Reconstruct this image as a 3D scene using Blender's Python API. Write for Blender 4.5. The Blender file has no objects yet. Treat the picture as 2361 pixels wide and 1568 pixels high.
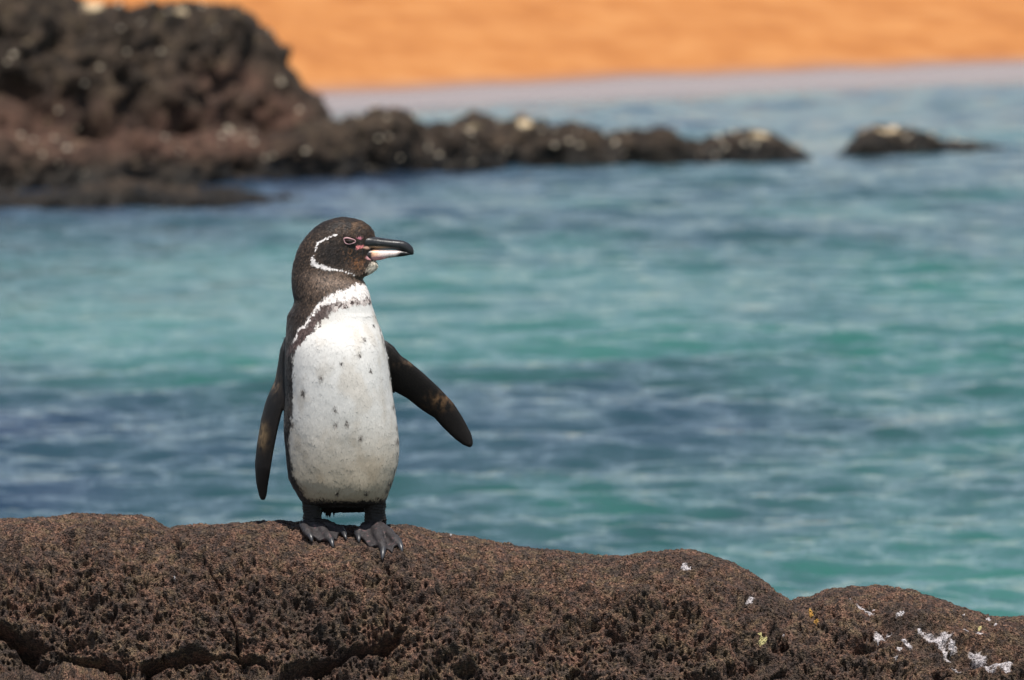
import bpy, bmesh, math, random
import numpy as np
from mathutils import Vector, Matrix
random.seed(5)
rng = np.random.default_rng(7)
R = math.radians

# ------------------------------------------------------------------ camera, world, sun, exposure
scene = bpy.context.scene
CAM_H, PITCH, LENS = 1.5, R(2.532), 305.0
cam_d = bpy.data.cameras.new('camera')
cam = bpy.data.objects.new('camera', cam_d)
scene.collection.objects.link(cam)
cam.location = (0, 0, CAM_H)
cam.rotation_euler = (R(90) - PITCH, 0, 0)
cam_d.lens = LENS
cam_d.sensor_width = 36.0
cam_d.clip_start = 0.1
cam_d.clip_end = 8000
cam_d.dof.use_dof = True
cam_d.dof.focus_distance = 12.12
cam_d.dof.aperture_fstop = 13.0
cam_d.dof.aperture_blades = 9
scene.camera = cam

SUN_EL, SUN_AZ = R(64), R(166)       # azimuth clockwise from +Y: the sun stands behind the camera
world = bpy.data.worlds.new('World')
scene.world = world
world.use_nodes = True
wn = world.node_tree.nodes
sky = wn.new('ShaderNodeTexSky')
sky.sky_type = 'NISHITA'
sky.sun_disc = False
sky.sun_elevation = SUN_EL
sky.sun_rotation = SUN_AZ
sky.air_density = 1.0
sky.dust_density = 0.5
hsv = wn.new('ShaderNodeHueSaturation')              # thin bright haze all over the sky
hsv.inputs['Saturation'].default_value = 0.78
world.node_tree.links.new(sky.outputs[0], hsv.inputs['Color'])
world.node_tree.links.new(hsv.outputs[0], wn['Background'].inputs[0])
wn['Background'].inputs[1].default_value = 0.106

sun_d = bpy.data.lights.new('sun', 'SUN')
sun_d.energy = 5.0
sun_d.angle = R(0.5)
sun_d.color = (1.0, 0.955, 0.89)
sun = bpy.data.objects.new('sun', sun_d)
scene.collection.objects.link(sun)
S = Vector((math.sin(SUN_AZ) * math.cos(SUN_EL), math.cos(SUN_AZ) * math.cos(SUN_EL), math.sin(SUN_EL)))
sun.rotation_euler = S.to_track_quat('Z', 'Y').to_euler()
sun.location = (0, -5, 20)

vs = scene.view_settings
vs.view_transform = 'Standard'
vs.look = 'None'
vs.exposure = 0.3
vs.gamma = 1.0
vs.use_curve_mapping = False

# ------------------------------------------------------------------ measuring helpers
K = 36.0 / LENS / 2361.0             # radians per unit of the measuring grid (photo width = 2361 units)
CX, CY = 1180.5, 784.0
cp, sp = math.cos(PITCH), math.sin(PITCH)

def W(px, py, Y):
    """point in the place at distance Y that the photograph shows at px, py"""
    b = (CY - py) * K
    t = Y / (cp + b * sp)
    return ((px - CX) * K * t, Y, CAM_H + t * (-sp + b * cp))

def proj(x, y, z):
    dz = z - CAM_H
    f = y * cp - dz * sp
    u = y * sp + dz * cp
    return CX + x / f / K, CY - u / f / K

def sstep(a, b, x):
    t = np.clip((x - a) / (b - a), 0, 1)
    return t * t * (3 - 2 * t)

# ------------------------------------------------------------------ numpy noise
def _hash(ix, iy, iz, seed):
    h = (ix.astype(np.uint32) * np.uint32(374761393) + iy.astype(np.uint32) * np.uint32(668265263)
         + iz.astype(np.uint32) * np.uint32(2147483647) + np.uint32((seed * 1013904223 + 12345) & 0xffffffff))
    h = (h ^ (h >> np.uint32(13))) * np.uint32(1274126177)
    h = (h ^ (h >> np.uint32(15))) * np.uint32(2246822519)
    return h ^ (h >> np.uint32(16))

def h01(ix, iy, iz, seed):
    return _hash(ix, iy, iz, seed).astype(np.float32) / np.float32(4294967295.0)

def vnoise(x, y, z, seed=0):
    """smooth gradient noise in about -1..1"""
    x = np.asarray(x, np.float32); y = np.asarray(y, np.float32); z = np.asarray(z, np.float32)
    fx, fy, fz = np.floor(x), np.floor(y), np.floor(z)
    ix, iy, iz = fx.astype(np.int64), fy.astype(np.int64), fz.astype(np.int64)
    dx, dy, dz = x - fx, y - fy, z - fz
    u = dx ** 3 * (dx * (dx * 6 - 15) + 10)
    v = dy ** 3 * (dy * (dy * 6 - 15) + 10)
    w = dz ** 3 * (dz * (dz * 6 - 15) + 10)
    out = 0
    for a in (0, 1):
        for b in (0, 1):
            for c in (0, 1):
                h = _hash(ix + a, iy + b, iz + c, seed)
                gx = (h & np.uint32(1023)).astype(np.float32) / 511.5 - 1
                gy = ((h >> np.uint32(10)) & np.uint32(1023)).astype(np.float32) / 511.5 - 1
                gz = ((h >> np.uint32(20)) & np.uint32(1023)).astype(np.float32) / 511.5 - 1
                d = gx * (dx - a) + gy * (dy - b) + gz * (dz - c)
                out = out + d * (u if a else 1 - u) * (v if b else 1 - v) * (w if c else 1 - w)
    return out * 1.4

def fbm(x, y, z, octaves=4, seed=0, gain=0.5, lac=2.03):
    o, a, f = 0, 1.0, 1.0
    for k in range(octaves):
        o = o + a * vnoise(x * f + 13.7 * k, y * f - 7.1 * k, z * f + 3.3 * k, seed + k)
        a *= gain; f *= lac
    return o

def pits(x, y, cell, rmin, rmax, prob, seed):
    """rounded holes scattered on a sheet: 0 outside, depth/radius inside"""
    gx, gy = x / cell, y / cell
    fx, fy = np.floor(gx), np.floor(gy)
    ix, iy = fx.astype(np.int64), fy.astype(np.int64)
    zero = np.zeros_like(ix)
    out = np.zeros(x.shape, np.float32)
    for a in (-1, 0, 1):
        for b in (-1, 0, 1):
            jx = h01(ix + a, iy + b, zero, seed); jy = h01(ix + a, iy + b, zero, seed + 1)
            rr = rmin + (rmax - rmin) * h01(ix + a, iy + b, zero, seed + 2) ** 2
            on = h01(ix + a, iy + b, zero, seed + 3) < prob
            dx = (ix + a + jx) * cell - x; dy = ((iy + b + jy) * cell - y)
            e = 0.6 + 0.8 * h01(ix + a, iy + b, zero, seed + 4)
            d2 = (dx * dx * e + dy * dy / e) / (rr * rr)
            val = np.where(on, rr * np.clip(1 - d2 * d2, 0, 1), 0)
            out = np.maximum(out, val)
    return out

# ------------------------------------------------------------------ object helpers
def tag(o, label=None, cat=None, group=None, kind=None):
    if label: o['label'] = label
    if cat: o['category'] = cat
    if group: o['group'] = group
    if kind: o['kind'] = kind
    return o

def empty(name, loc):
    o = bpy.data.objects.new(name, None)
    scene.collection.objects.link(o)
    o.location = loc
    o.empty_display_size = 0.05
    return o

def mesh_np(name, V, F, mat=None, parent=None, smooth=True, origin=None):
    """V (n,3), F (m,3|4) numpy arrays -> one linked mesh object"""
    V = np.asarray(V, np.float32).copy(); F = np.asarray(F, np.int32)
    if origin is not None:
        V -= np.asarray(origin, np.float32)
    me = bpy.data.meshes.new(name)
    k = F.shape[1]
    me.vertices.add(len(V)); me.vertices.foreach_set('co', V.ravel())
    me.loops.add(F.size); me.loops.foreach_set('vertex_index', F.ravel())
    me.polygons.add(len(F))
    me.polygons.foreach_set('loop_start', np.arange(0, F.size, k, dtype=np.int32))
    me.polygons.foreach_set('loop_total', np.full(len(F), k, np.int32))
    me.polygons.foreach_set('use_smooth', np.full(len(F), smooth, bool))
    me.update(calc_edges=True)
    me.validate()
    o = bpy.data.objects.new(name, me)
    scene.collection.objects.link(o)
    if mat: me.materials.append(mat)
    if origin is not None: o.location = origin
    if parent is not None:
        o.parent = parent
        if origin is None:
            o.matrix_parent_inverse = Matrix.Translation(-parent.location)
    return o

def grid_faces(nr, nc, wrap=False):
    i = np.arange(nr - 1)[:, None]; j = np.arange(nc if wrap else nc - 1)[None, :]
    a = i * nc + j; b = i * nc + (j + 1) % nc
    return np.stack([a, b, b + nc, a + nc], -1).reshape(-1, 4)

def grid_normals(P):
    du = np.gradient(P, axis=1); dv = np.gradient(P, axis=0)
    n = np.cross(du, dv)
    n /= np.linalg.norm(n, axis=-1, keepdims=True) + 1e-12
    return n

def set_color(me, name, C):
    at = me.color_attributes.new(name, 'FLOAT_COLOR', 'POINT')
    C4 = np.ones((len(me.vertices), 4), np.float32); C4[:, :3] = C
    at.data.foreach_set('color', C4.ravel())

def set_float(me, name, A):
    at = me.attributes.new(name, 'FLOAT', 'POINT')
    at.data.foreach_set('value', np.asarray(A, np.float32).ravel())

# ------------------------------------------------------------------ material helpers
class NT:
    def __init__(self, name):
        self.m = bpy.data.materials.new(name); self.m.use_nodes = True
        self.t = self.m.node_tree; self.n = self.t.nodes; self.l = self.t.links
        self.p = self.n['Principled BSDF']
    def node(self, typ, **kw):
        nd = self.n.new(typ)
        for k, v in kw.items():
            setattr(nd, k, v)
        return nd
    def link(self, a, b): self.l.new(a, b)
    def coords(self, scale=(1, 1, 1), loc=(0, 0, 0)):
        g = self.node('ShaderNodeNewGeometry')
        mp = self.node('ShaderNodeMapping')
        mp.inputs['Scale'].default_value = scale; mp.inputs['Location'].default_value = loc
        self.link(g.outputs['Position'], mp.inputs['Vector'])
        return mp.outputs[0]
    def noise(self, vec, scale, detail=4, rough=0.55, dist=0.0):
        nd = self.node('ShaderNodeTexNoise')
        nd.inputs['Scale'].default_value = scale; nd.inputs['Detail'].default_value = detail
        nd.inputs['Roughness'].default_value = rough; nd.inputs['Distortion'].default_value = dist
        if vec is not None: self.link(vec, nd.inputs['Vector'])
        return nd.outputs['Fac']
    def ramp(self, fac, stops, interp='LINEAR'):
        nd = self.node('ShaderNodeValToRGB')
        cr = nd.color_ramp; cr.interpolation = interp
        while len(cr.elements) < len(stops): cr.elements.new(0.5)
        for e, (p, c) in zip(cr.elements, stops):
            e.position = p
            e.color = (c, c, c, 1) if isinstance(c, (int, float)) else (*c, 1)
        self.link(fac, nd.inputs[0])
        return nd.outputs[0]
    def mix(self, fac, a, b, mode='MIX'):
        nd = self.node('ShaderNodeMix', data_type='RGBA', blend_type=mode)
        for s, v in ((nd.inputs[0], fac), (nd.inputs[6], a), (nd.inputs[7], b)):
            if hasattr(v, 'is_output'): self.link(v, s)
            elif isinstance(v, (int, float)): s.default_value = v
            else: s.default_value = (*v, 1)
        return nd.outputs[2]
    def math(self, op, a, b=0.0, clamp=False):
        nd = self.node('ShaderNodeMath', operation=op, use_clamp=clamp)
        for s, v in zip(nd.inputs, (a, b)):
            if hasattr(v, 'is_output'): self.link(v, s)
            else: s.default_value = v
        return nd.outputs[0]
    def bump(self, h, strength, dist, normal=None):
        nd = self.node('ShaderNodeBump')
        nd.inputs['Strength'].default_value = strength; nd.inputs['Distance'].default_value = dist
        self.link(h, nd.inputs['Height'])
        if normal is not None: self.link(normal, nd.inputs['Normal'])
        return nd.outputs[0]
    def set(self, **kw):
        for k, v in kw.items():
            s = self.p.inputs[k.replace('_', ' ')]
            if hasattr(v, 'is_output'): self.link(v, s)
            elif isinstance(v, (tuple, list)): s.default_value = (*v, 1)
            else: s.default_value = v

# --- lava rock close by
def mat_lava():
    a = NT('lava_rock_pitted')
    v = a.coords()
    big = a.noise(v, 9, 4, 0.6)
    mid = a.noise(v, 70, 4, 0.65)
    fine = a.noise(v, 330, 3, 0.7)
    col = a.ramp(fine, [(0.30, (0.022, 0.013, 0.010)), (0.45, (0.086, 0.042, 0.028)), (0.58, (0.215, 0.112, 0.072)), (0.72, (0.38, 0.218, 0.145))])
    ochre = a.ramp(fine, [(0.32, (0.022, 0.015, 0.010)), (0.5, (0.115, 0.074, 0.042)), (0.72, (0.29, 0.20, 0.115))])
    grey = a.ramp(fine, [(0.3, (0.009, 0.006, 0.005)), (0.5, (0.032, 0.022, 0.018)), (0.72, (0.092, 0.066, 0.055))])
    c = a.mix(a.ramp(a.noise(v, 45, 3, 0.6), [(0.42, 0.0), (0.62, 1.0)]), col, ochre)
    c = a.mix(a.ramp(mid, [(0.46, 0.0), (0.58, 0.8)]), c, grey)
    c = a.mix(a.ramp(big, [(0.46, 0.0), (0.64, 0.6)]), c, grey)
    # droppings and lichen: thin crusts with their own outline
    at = a.node('ShaderNodeAttribute', attribute_name='guano')
    c = a.mix(a.ramp(a.math('ADD', at.outputs['Fac'], a.math('MULTIPLY', a.math('SUBTRACT', fine, 0.5), 0.9)), [(0.42, 0.0), (0.68, 1.0)]), c, (0.55, 0.50, 0.50))
    at2 = a.node('ShaderNodeAttribute', attribute_name='lichen')
    c = a.mix(a.ramp(a.math('ADD', at2.outputs['Fac'], a.math('MULTIPLY', a.math('SUBTRACT', fine, 0.5), 0.8)), [(0.45, 0.0), (0.6, 1.0)]), c, (0.42, 0.22, 0.045))
    at3 = a.node('ShaderNodeAttribute', attribute_name='pale_lichen')
    c = a.mix(a.ramp(a.math('ADD', at3.outputs['Fac'], a.math('MULTIPLY', a.math('SUBTRACT', fine, 0.5), 0.8)), [(0.45, 0.0), (0.6, 1.0)]), c, (0.50, 0.44, 0.20))
    vo = a.node('ShaderNodeTexVoronoi'); vo.inputs['Scale'].default_value = 330
    a.link(v, vo.inputs['Vector'])
    hh = a.math('ADD', a.ramp(vo.outputs['Distance'], [(0.1, 0.0), (0.5, 1.0)]), a.math('MULTIPLY', fine, 1.2))
    n = a.bump(hh, 1.0, 0.0035)
    a.set(Base_Color=c, Roughness=0.78, Specular_IOR_Level=0.32, Normal=n)
    return a.m

# --- wet rocks in the bay
def mat_reef():
    a = NT('reef_rock_wet')
    v = a.coords()
    big = a.noise(v, 1.6, 4, 0.6)
    mid = a.noise(v, 7, 4, 0.65)
    fine = a.noise(v, 40, 3, 0.7)
    c = a.ramp(mid, [(0.3, (0.008, 0.006, 0.0045)), (0.52, (0.029, 0.020, 0.0135)), (0.72, (0.085, 0.058, 0.038))])
    red = a.ramp(mid, [(0.3, (0.034, 0.018, 0.013)), (0.55, (0.092, 0.049, 0.034)), (0.75, (0.15, 0.086, 0.058))])
    g = a.node('ShaderNodeNewGeometry'); sx = a.node('ShaderNodeSeparateXYZ'); a.link(g.outputs['Position'], sx.inputs[0])
    at = a.node('ShaderNodeAttribute', attribute_name='red')
    c = a.mix(a.math('MULTIPLY', at.outputs['Fac'], a.ramp(big, [(0.35, 0.25), (0.6, 1.0)])), c, red)
    at2 = a.node('ShaderNodeAttribute', attribute_name='guano')
    c = a.mix(a.ramp(a.math('ADD', at2.outputs['Fac'], a.math('MULTIPLY', a.math('SUBTRACT', mid, 0.5), 1.2)), [(0.45, 0.0), (0.65, 1.0)]), c, (0.62, 0.48, 0.30))
    c = a.mix(a.ramp(a.noise(v, 15, 2, 0.5), [(0.62, 0.0), (0.74, 0.30)]), c, (0.26, 0.20, 0.11))
    at3 = a.node('ShaderNodeAttribute', attribute_name='tide')       # weed-dark wet band between the tide marks
    c = a.mix(a.math('MULTIPLY', at3.outputs['Fac'], 0.8), c, (0.011, 0.010, 0.008))
    n = a.bump(a.math('ADD', mid, a.math('MULTIPLY', fine, 0.4)), 0.9, 0.05)
    a.set(Base_Color=c, Roughness=a.ramp(at3.outputs['Fac'], [(0, 0.8), (1, 0.45)]), Specular_IOR_Level=0.2, Normal=n)
    return a.m

def mat_plain(name, col, rough=0.5, spec=0.5, **kw):
    a = NT(name); a.set(Base_Color=col, Roughness=rough, Specular_IOR_Level=spec, **kw); return a.m

def mat_attr(name, rough, spec, bump=None, sheen=0.0):
    a = NT(name)
    at = a.node('ShaderNodeAttribute', attribute_name='col')
    c = at.outputs['Color']
    if bump:
        v = a.coords()
        f = a.noise(v, bump[0], 3, 0.6)
        c = a.mix(1.0, c, a.ramp(f, [(0.3, 0.72), (0.7, 1.18)]), 'MULTIPLY')
        a.set(Normal=a.bump(f, bump[1], bump[2]))
    a.set(Base_Color=c, Roughness=rough, Specular_IOR_Level=spec)
    if sheen: a.set(Sheen_Weight=sheen, Sheen_Roughness=0.4)
    return a.m

def mat_water():
    a = NT('sea_water')
    g = a.node('ShaderNodeNewGeometry')
    sx = a.node('ShaderNodeSeparateXYZ'); a.link(g.outputs['Position'], sx.inputs[0])
    at = a.node('ShaderNodeAttribute', attribute_name='shallow_reflect')   # pale sandy and dark weedy bottom, and the reef's painted reflection
    v1 = a.coords((1.0, 0.35, 1))
    p = a.noise(v1, 1.1, 3, 0.55)
    f = a.math('ADD', at.outputs['Fac'], a.math('MULTIPLY', a.math('SUBTRACT', p, 0.5), 0.45))
    c = a.ramp(f, [(0.12, (0.013, 0.028, 0.054)), (0.40, (0.016, 0.052, 0.052)), (0.62, (0.024, 0.100, 0.082)), (0.9, (0.050, 0.155, 0.126))])
    v2 = a.coords((0.5, 1.0, 1))
    h = a.math('ADD', a.noise(v2, 16, 3, 0.6), a.math('MULTIPLY', a.noise(v2, 52, 2, 0.6), 0.35))
    n = a.bump(h, 0.65, 0.03)
    a.set(Base_Color=c, Roughness=0.07, IOR=1.333, Specular_IOR_Level=0.5, Normal=n)
    return a.m

def mat_sand():
    a = NT('orange_sand')
    v = a.coords((1, 0.25, 1))
    b = a.noise(v, 1.2, 4, 0.6)
    f = a.noise(a.coords(), 5, 4, 0.65)
    c = a.ramp(b, [(0.36, (0.30, 0.098, 0.020)), (0.5, (0.41, 0.158, 0.040)), (0.64, (0.50, 0.225, 0.072))])
    c = a.mix(0.5, c, a.ramp(f, [(0.3, (0.30, 0.105, 0.026)), (0.7, (0.50, 0.215, 0.064))]))
    at = a.node('ShaderNodeAttribute', attribute_name='wet')
    w = at.outputs['Fac']
    c = a.mix(w, c, (0.24, 0.125, 0.075))
    rr = a.ramp(w, [(0.0, 0.9), (1.0, 0.22)])
    n = a.bump(f, 0.25, 0.05)
    a.set(Base_Color=c, Roughness=rr, Specular_IOR_Level=a.ramp(w, [(0.0, 0.15), (1.0, 0.6)]), Normal=n)
    return a.m

M_LAVA, M_REEF, M_WATER, M_SAND = mat_lava(), mat_reef(), mat_water(), mat_sand()

# ------------------------------------------------------------------ the water
def yshore(x):
    return 89 + 2.8 * 11 * np.tanh(x / 11.0)

def build_water():
    D = [2.0]
    while D[-1] < 4000:
        d = D[-1]
        if 17 < d < 62: step = d * 0.00135
        elif 15 < d <= 17 or 62 <= d < 120: step = d * 0.0021
        else: step = d * 0.06
        D.append(d + step)
    D = np.array(D)
    uc = np.linspace(-0.115, 0.115, 190)
    uo = 0.115 + 0.9 * (np.linspace(0, 1, 22)[1:]) ** 2.2 * 1.4
    U = np.concatenate([-uo[::-1], uc, uo])
    DD, UU = np.meshgrid(D, U, indexing='ij')
    X = UU * (DD + 0.0); Y = DD.copy()
    dy = np.gradient(DD, axis=0); dx = np.abs(np.gradient(X, axis=1))
    Z = np.zeros_like(X); HX = np.zeros_like(X)
    r = np.random.default_rng(21)
    lull = 0.75 + 0.5 * fbm(X * 0.25, Y * 0.09, X * 0, 3, 50)
    lull = np.clip(lull, 0.35, 1.4)
    for k in range(110):
        lam = 0.12 * (2.2 / 0.12) ** (r.random() ** 1.75)
        th = r.normal(0.25, 0.6) + math.pi / 2
        kx, ky = 2 * math.pi / lam * math.cos(th), 2 * math.pi / lam * math.sin(th)
        slope = 0.039 * r.uniform(0.6, 1.3) * (1.0 if lam < 0.6 else 0.55)
        amp = slope * lam / (2 * math.pi)
        ny = lam / max(abs(math.sin(th)), 0.05); nx = lam / max(abs(math.cos(th)), 0.05)
        w = sstep(2.4, 4.5, ny / dy) * sstep(2.4, 4.5, nx / dx)
        ph = kx * X + ky * Y + r.uniform(0, 6.28) + 0.6 * vnoise(X * 0.5, Y * 0.5, X * 0, 60 + k % 7)
        Z += amp * w * lull * (np.sin(ph) + 0.25 * np.sin(2 * ph + 1.2))
    # calm water right at the sand
    Z *= sstep(-1, 8, yshore(X) - Y) * 0.9 + 0.1
    P = np.stack([X, Y, Z], -1)
    # bottom seen through the water, with the reef's reflection painted in
    px, py = proj(X, np.maximum(Y, 1), 0 * X)
    dist = Y
    s = np.interp(dist, [0, 20, 24, 27.5, 30, 33, 38, 44, 52, 62, 90, 200], [0.44, 0.42, 0.38, 0.33, 0.44, 0.60, 0.64, 0.52, 0.42, 0.36, 0.30, 0.2])
    xr = np.clip(X / np.maximum(Y, 1) / 0.059, -1.3, 1.3)
    s += 0.19 * xr * sstep(34, 25, dist)            # weedy and deep on the left near the rock
    s -= 0.30 * sstep(47, 51, Y) * sstep(66, 60, Y) * sstep(0.8, -1.2, X)      # dark reflection of the reef painted into the water colour
    s += 0.20 * fbm(X * 0.55, Y * 0.16, X * 0, 3, 77)
    o = mesh_np('water', P.reshape(-1, 3), grid_faces(len(D), len(U)), M_WATER)
    set_float(o.data, 'shallow_reflect', np.clip(s, 0, 1))
    tag(o, 'rippled turquoise and slate blue sea water in the bay', kind='structure')
    return o
build_water()

# ------------------------------------------------------------------ the beach
def build_beach():
    u = np.concatenate([np.linspace(0, 30, 90), 30 + np.linspace(0, 1, 40)[1:] ** 2 * 260])
    u = np.concatenate([[-6, -3, -1], u])
    x = np.concatenate([-16 - np.linspace(1, 0, 30)[:-1] ** 2 * 300, np.linspace(-16, 22, 170), 22 + np.linspace(0, 1, 30)[1:] ** 2 * 300])
    UU, XX = np.meshgrid(u, x, indexing='ij')
    YY = yshore(XX) + UU + np.where(np.abs(XX) > 22, 0, 0)
    ZZ = 0.034 * UU + 0.0016 * np.maximum(UU - 22, 0) ** 1.7
    ZZ = np.where(ZZ > 1.1, 1.1 + 0.9 * (1 - np.exp(-(ZZ - 1.1) / 0.9)), ZZ)
    lump = fbm(XX * 0.35, YY * 0.12, XX * 0, 4, 90)
    ZZ = ZZ + sstep(4, 14, UU) * (0.06 * lump) + sstep(28, 90, UU) * 0.2 * fbm(XX * 0.03, YY * 0.03, XX * 0, 4, 95)
    P = np.stack([XX, YY, ZZ], -1)
    o = mesh_np('beach', P.reshape(-1, 3), grid_faces(len(u), len(x)), M_SAND)
    edge = 0.150 + 0.004 * np.clip(XX + 2, 0, 8) + 0.03 * fbm(XX * 0.4, YY * 0.1, XX * 0, 3, 92)
    set_float(o.data, 'wet', sstep(0.08, -0.06, ZZ - edge))
    tag(o, 'bright orange sand beach rising beyond the bay', kind='structure')
build_beach()

# ------------------------------------------------------------------ rocks standing in the bay
def bay_rock(label, tops, base, depth, seed, lump=0.10, res=0.02, red=None, guano=(), name='lava_rock', glint_count=0, power=0.62, group=None):
    """tops: (px, py) skyline; base: (px, py) of the waterline; the rock is a ridge of real depth along it"""
    tops = np.array(tops, float); base = np.array(base, float)
    px0, px1 = tops[0, 0], tops[-1, 0]
    Dm = CAM_H / (np.mean(base[:, 1]) + 100) / K
    w = (px1 - px0) * K * Dm
    nc = int(np.clip(w / res, 40, 240))
    px = np.linspace(px0, px1, nc)
    tp = np.interp(px, tops[:, 0], tops[:, 1]); bp = np.interp(px, base[:, 0], base[:, 1])
    Yf = CAM_H / (bp + 100.0) / K                   # where the front meets the water
    tp = tp + 6 * vnoise(px / 17, px * 0 + seed, px * 0, 71) + 4 * vnoise(px / 7, px * 0 + seed, px * 0, 72)
    ends = np.clip(np.minimum(px - px0, px1 - px) / (0.14 * (px1 - px0)), 0, 1) ** 0.5
    half = depth / 2 * (0.25 + 0.75 * ends)
    Yc = Yf + half
    ztop = np.maximum(CAM_H - (tp + 100) * K * Yc, 0.02)
    nr = int(np.clip(depth * 2.2 / res, 36, 130))
    t = np.linspace(-0.06, 1.06, nr)[:, None] * math.pi
    ct = np.cos(t); st = np.sin(t)
    X = ((px - CX) * K)[None] * (Yc[None] - half[None] * ct * 0)
    Y = Yc[None] - half[None] * np.sign(ct) * np.abs(ct) ** 0.9
    Z = ztop[None] * np.sign(st) * np.abs(st) ** power - 0.06 * (np.abs(ct) > 0.985)
    P = np.stack([X + 0 * Y, Y, Z], -1)
    n = grid_normals(P)
    if n[nr // 2, nc // 2, 2] < 0: n = -n
    x, y, z = P[..., 0], P[..., 1], P[..., 2]
    big = fbm(x * 2.0, y * 2.0, z * 2.6, 3, seed)
    mid_ = fbm(x * 4.5, y * 4.5, z * 6.5, 4, seed + 9, gain=0.6)
    fin = fbm(x * 13, y * 13, z * 15, 3, seed + 20)
    keep = 0.25 + 0.75 * sstep(1.0, 0.5, np.abs(st) ** 6)        # calmer along the skyline
    h = lump * keep * (0.35 + 0.65 * ends[None] ** 2) * (0.75 * big + 0.75 * mid_) + 0.035 * fin
    wx = x + 0.10 * vnoise(x * 5, y * 5, z * 5, seed + 3); wz = z + 0.10 * vnoise(x * 5 + 9, y * 5, z * 5, seed + 4)
    pit = pits(wx + z * 0.3, wz * 1.3 + y * 0.5, 0.30, 0.03, 0.13, 0.45, seed + 31)
    h = h - 1.1 * pit * sstep(0.03, 0.12, z)
    P = P + n * h[..., None]
    V = P.reshape(-1, 3)
    o0 = (float(np.mean(x)), float(np.mean(y)), 0.0)
    o = mesh_np(name, V, grid_faces(nr, nc), M_REEF, origin=o0)
    # face orientation outward
    qx, qy = proj(P[..., 0], P[..., 1], P[..., 2])
    rr = np.zeros_like(qx)
    for (a, b, ra, rb) in (red or ()):
        rr = np.maximum(rr, np.exp(-(((qx - a) / ra) ** 2 + ((qy - b) / rb) ** 2)))
    set_float(o.data, 'red', np.clip(rr * 2.0, 0, 1))
    gg = np.zeros_like(qx)
    for (a, b, ra, rb) in guano:
        gg = np.maximum(gg, 0.75 * np.exp(-(((qx - a) / ra) ** 2 + ((qy - b) / rb) ** 2)))
    set_float(o.data, 'guano', gg)
    tag(o, label, 'rock', group)
    set_float(o.data, 'tide', sstep(0.20, 0.05, P[..., 2] + 0.07 * fbm(P[..., 0] * 3, P[..., 1] * 3, P[..., 2] * 3, 2, 75)))
    # pale glossy beads added to give the rocks their glints
    if glint_count:
        r = np.random.default_rng(seed)
        ok = np.where((n[..., 1] < 0.1) & (P[..., 2] > 0.05))
        pick = r.integers(0, len(ok[0]), glint_count)
        ico = np.array([(0, 0, 1), (.894, 0, .447), (.276, .851, .447), (-.724, .526, .447), (-.724, -.526, .447), (.276, -.851, .447),
                        (.724, .526, -.447), (-.276, .851, -.447), (-.894, 0, -.447), (-.276, -.851, -.447), (.724, -.526, -.447), (0, 0, -1)])
        icf = np.array([(0,1,2),(0,2,3),(0,3,4),(0,4,5),(0,5,1),(1,6,2),(2,7,3),(3,8,4),(4,9,5),(5,10,1),(6,7,2),(7,8,3),(8,9,4),(9,10,5),(10,6,1),(11,7,6),(11,8,7),(11,9,8),(11,10,9),(11,6,10)])
        VV, FF = [], []
        for q, k in enumerate(pick):
            c = P[ok[0][k], ok[1][k]]
            rad = r.uniform(0.009, 0.022)
            VV.append(ico * rad * np.array([1.2, 1, 0.8]) + c); FF.append(icf + 12 * q)
        pb = mesh_np('glint_bead', np.concatenate(VV), np.concatenate(FF), M_GLINT, parent=o)
        pb.matrix_parent_inverse = Matrix.Translation(-Vector(o0))
        tag(pb, kind='stuff')
    return o
M_GLINT = mat_plain('glint_gloss', (0.5, 0.42, 0.31), 0.12, 0.8)

bay_rock('tall dark lava rock with a cream patch on its crown, left end of reef',
         [(-560, 300), (-420, 120), (-250, -30), (-80, -60), (0, -50), (90, -40), (160, -8), (200, 12), (300, 18), (400, 14), (480, 12), (545, 18), (590, 45), (625, 80), (645, 120),
          (665, 155), (700, 195), (730, 232), (755, 275), (775, 330), (790, 400)],
         [(-560, 430), (0, 432), (200, 428), (400, 418), (600, 408), (790, 404)], 2.6, 3, lump=0.15, res=0.02, power=0.55,
         red=((120, 285, 190, 55), (260, 310, 120, 40), (480, 285, 160, 40), (640, 260, 60, 40), (520, 190, 80, 40)),
         guano=((215, 8, 45, 22), (420, 26, 28, 14), (60, 90, 20, 10)), glint_count=80)
bay_rock('broad brown lava rock low in front of the tall rock, first of the reef',
         [(-300, 330), (-100, 300), (60, 318), (200, 330), (330, 305), (430, 320), (520, 300), (600, 318), (680, 300), (740, 285), (800, 292), (830, 330), (850, 385)],
         [(-300, 440), (0, 440), (300, 432), (600, 420), (850, 408)], 1.3, 11, lump=0.09, red=((150, 320, 200, 40), (470, 330, 150, 30)), glint_count=60)
bay_rock('rounded dark lava rock, second of the reef from the tall rock',
         [(735, 350), (765, 288), (800, 275), (840, 262), (870, 254), (905, 252), (935, 258), (955, 275), (980, 296), (1005, 330), (1025, 380)],
         [(735, 412), (1025, 400)], 1.2, 23, lump=0.07, glint_count=22, power=0.5)
bay_rock('long knobbly lava rock in the middle of the reef',
         [(915, 370), (950, 300), (1000, 290), (1040, 286), (1090, 272), (1120, 284), (1150, 292), (1180, 278), (1205, 270), (1235, 280), (1270, 292), (1330, 290), (1365, 300), (1390, 318), (1425, 335), (1455, 378)],
         [(915, 402), (1180, 392), (1455, 385)], 1.3, 35, lump=0.08, guano=((1210, 285, 26, 12), (1095, 290, 30, 10)), glint_count=40, power=0.5)
bay_rock('small square dark lava rock between the long rock and the last reef rock',
         [(1345, 376), (1385, 325), (1420, 308), (1460, 304), (1520, 300), (1550, 303), (1562, 322), (1590, 334), (1630, 345), (1665, 376)],
         [(1345, 388), (1665, 380)], 0.9, 41, lump=0.05, glint_count=14, power=0.45)
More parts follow.
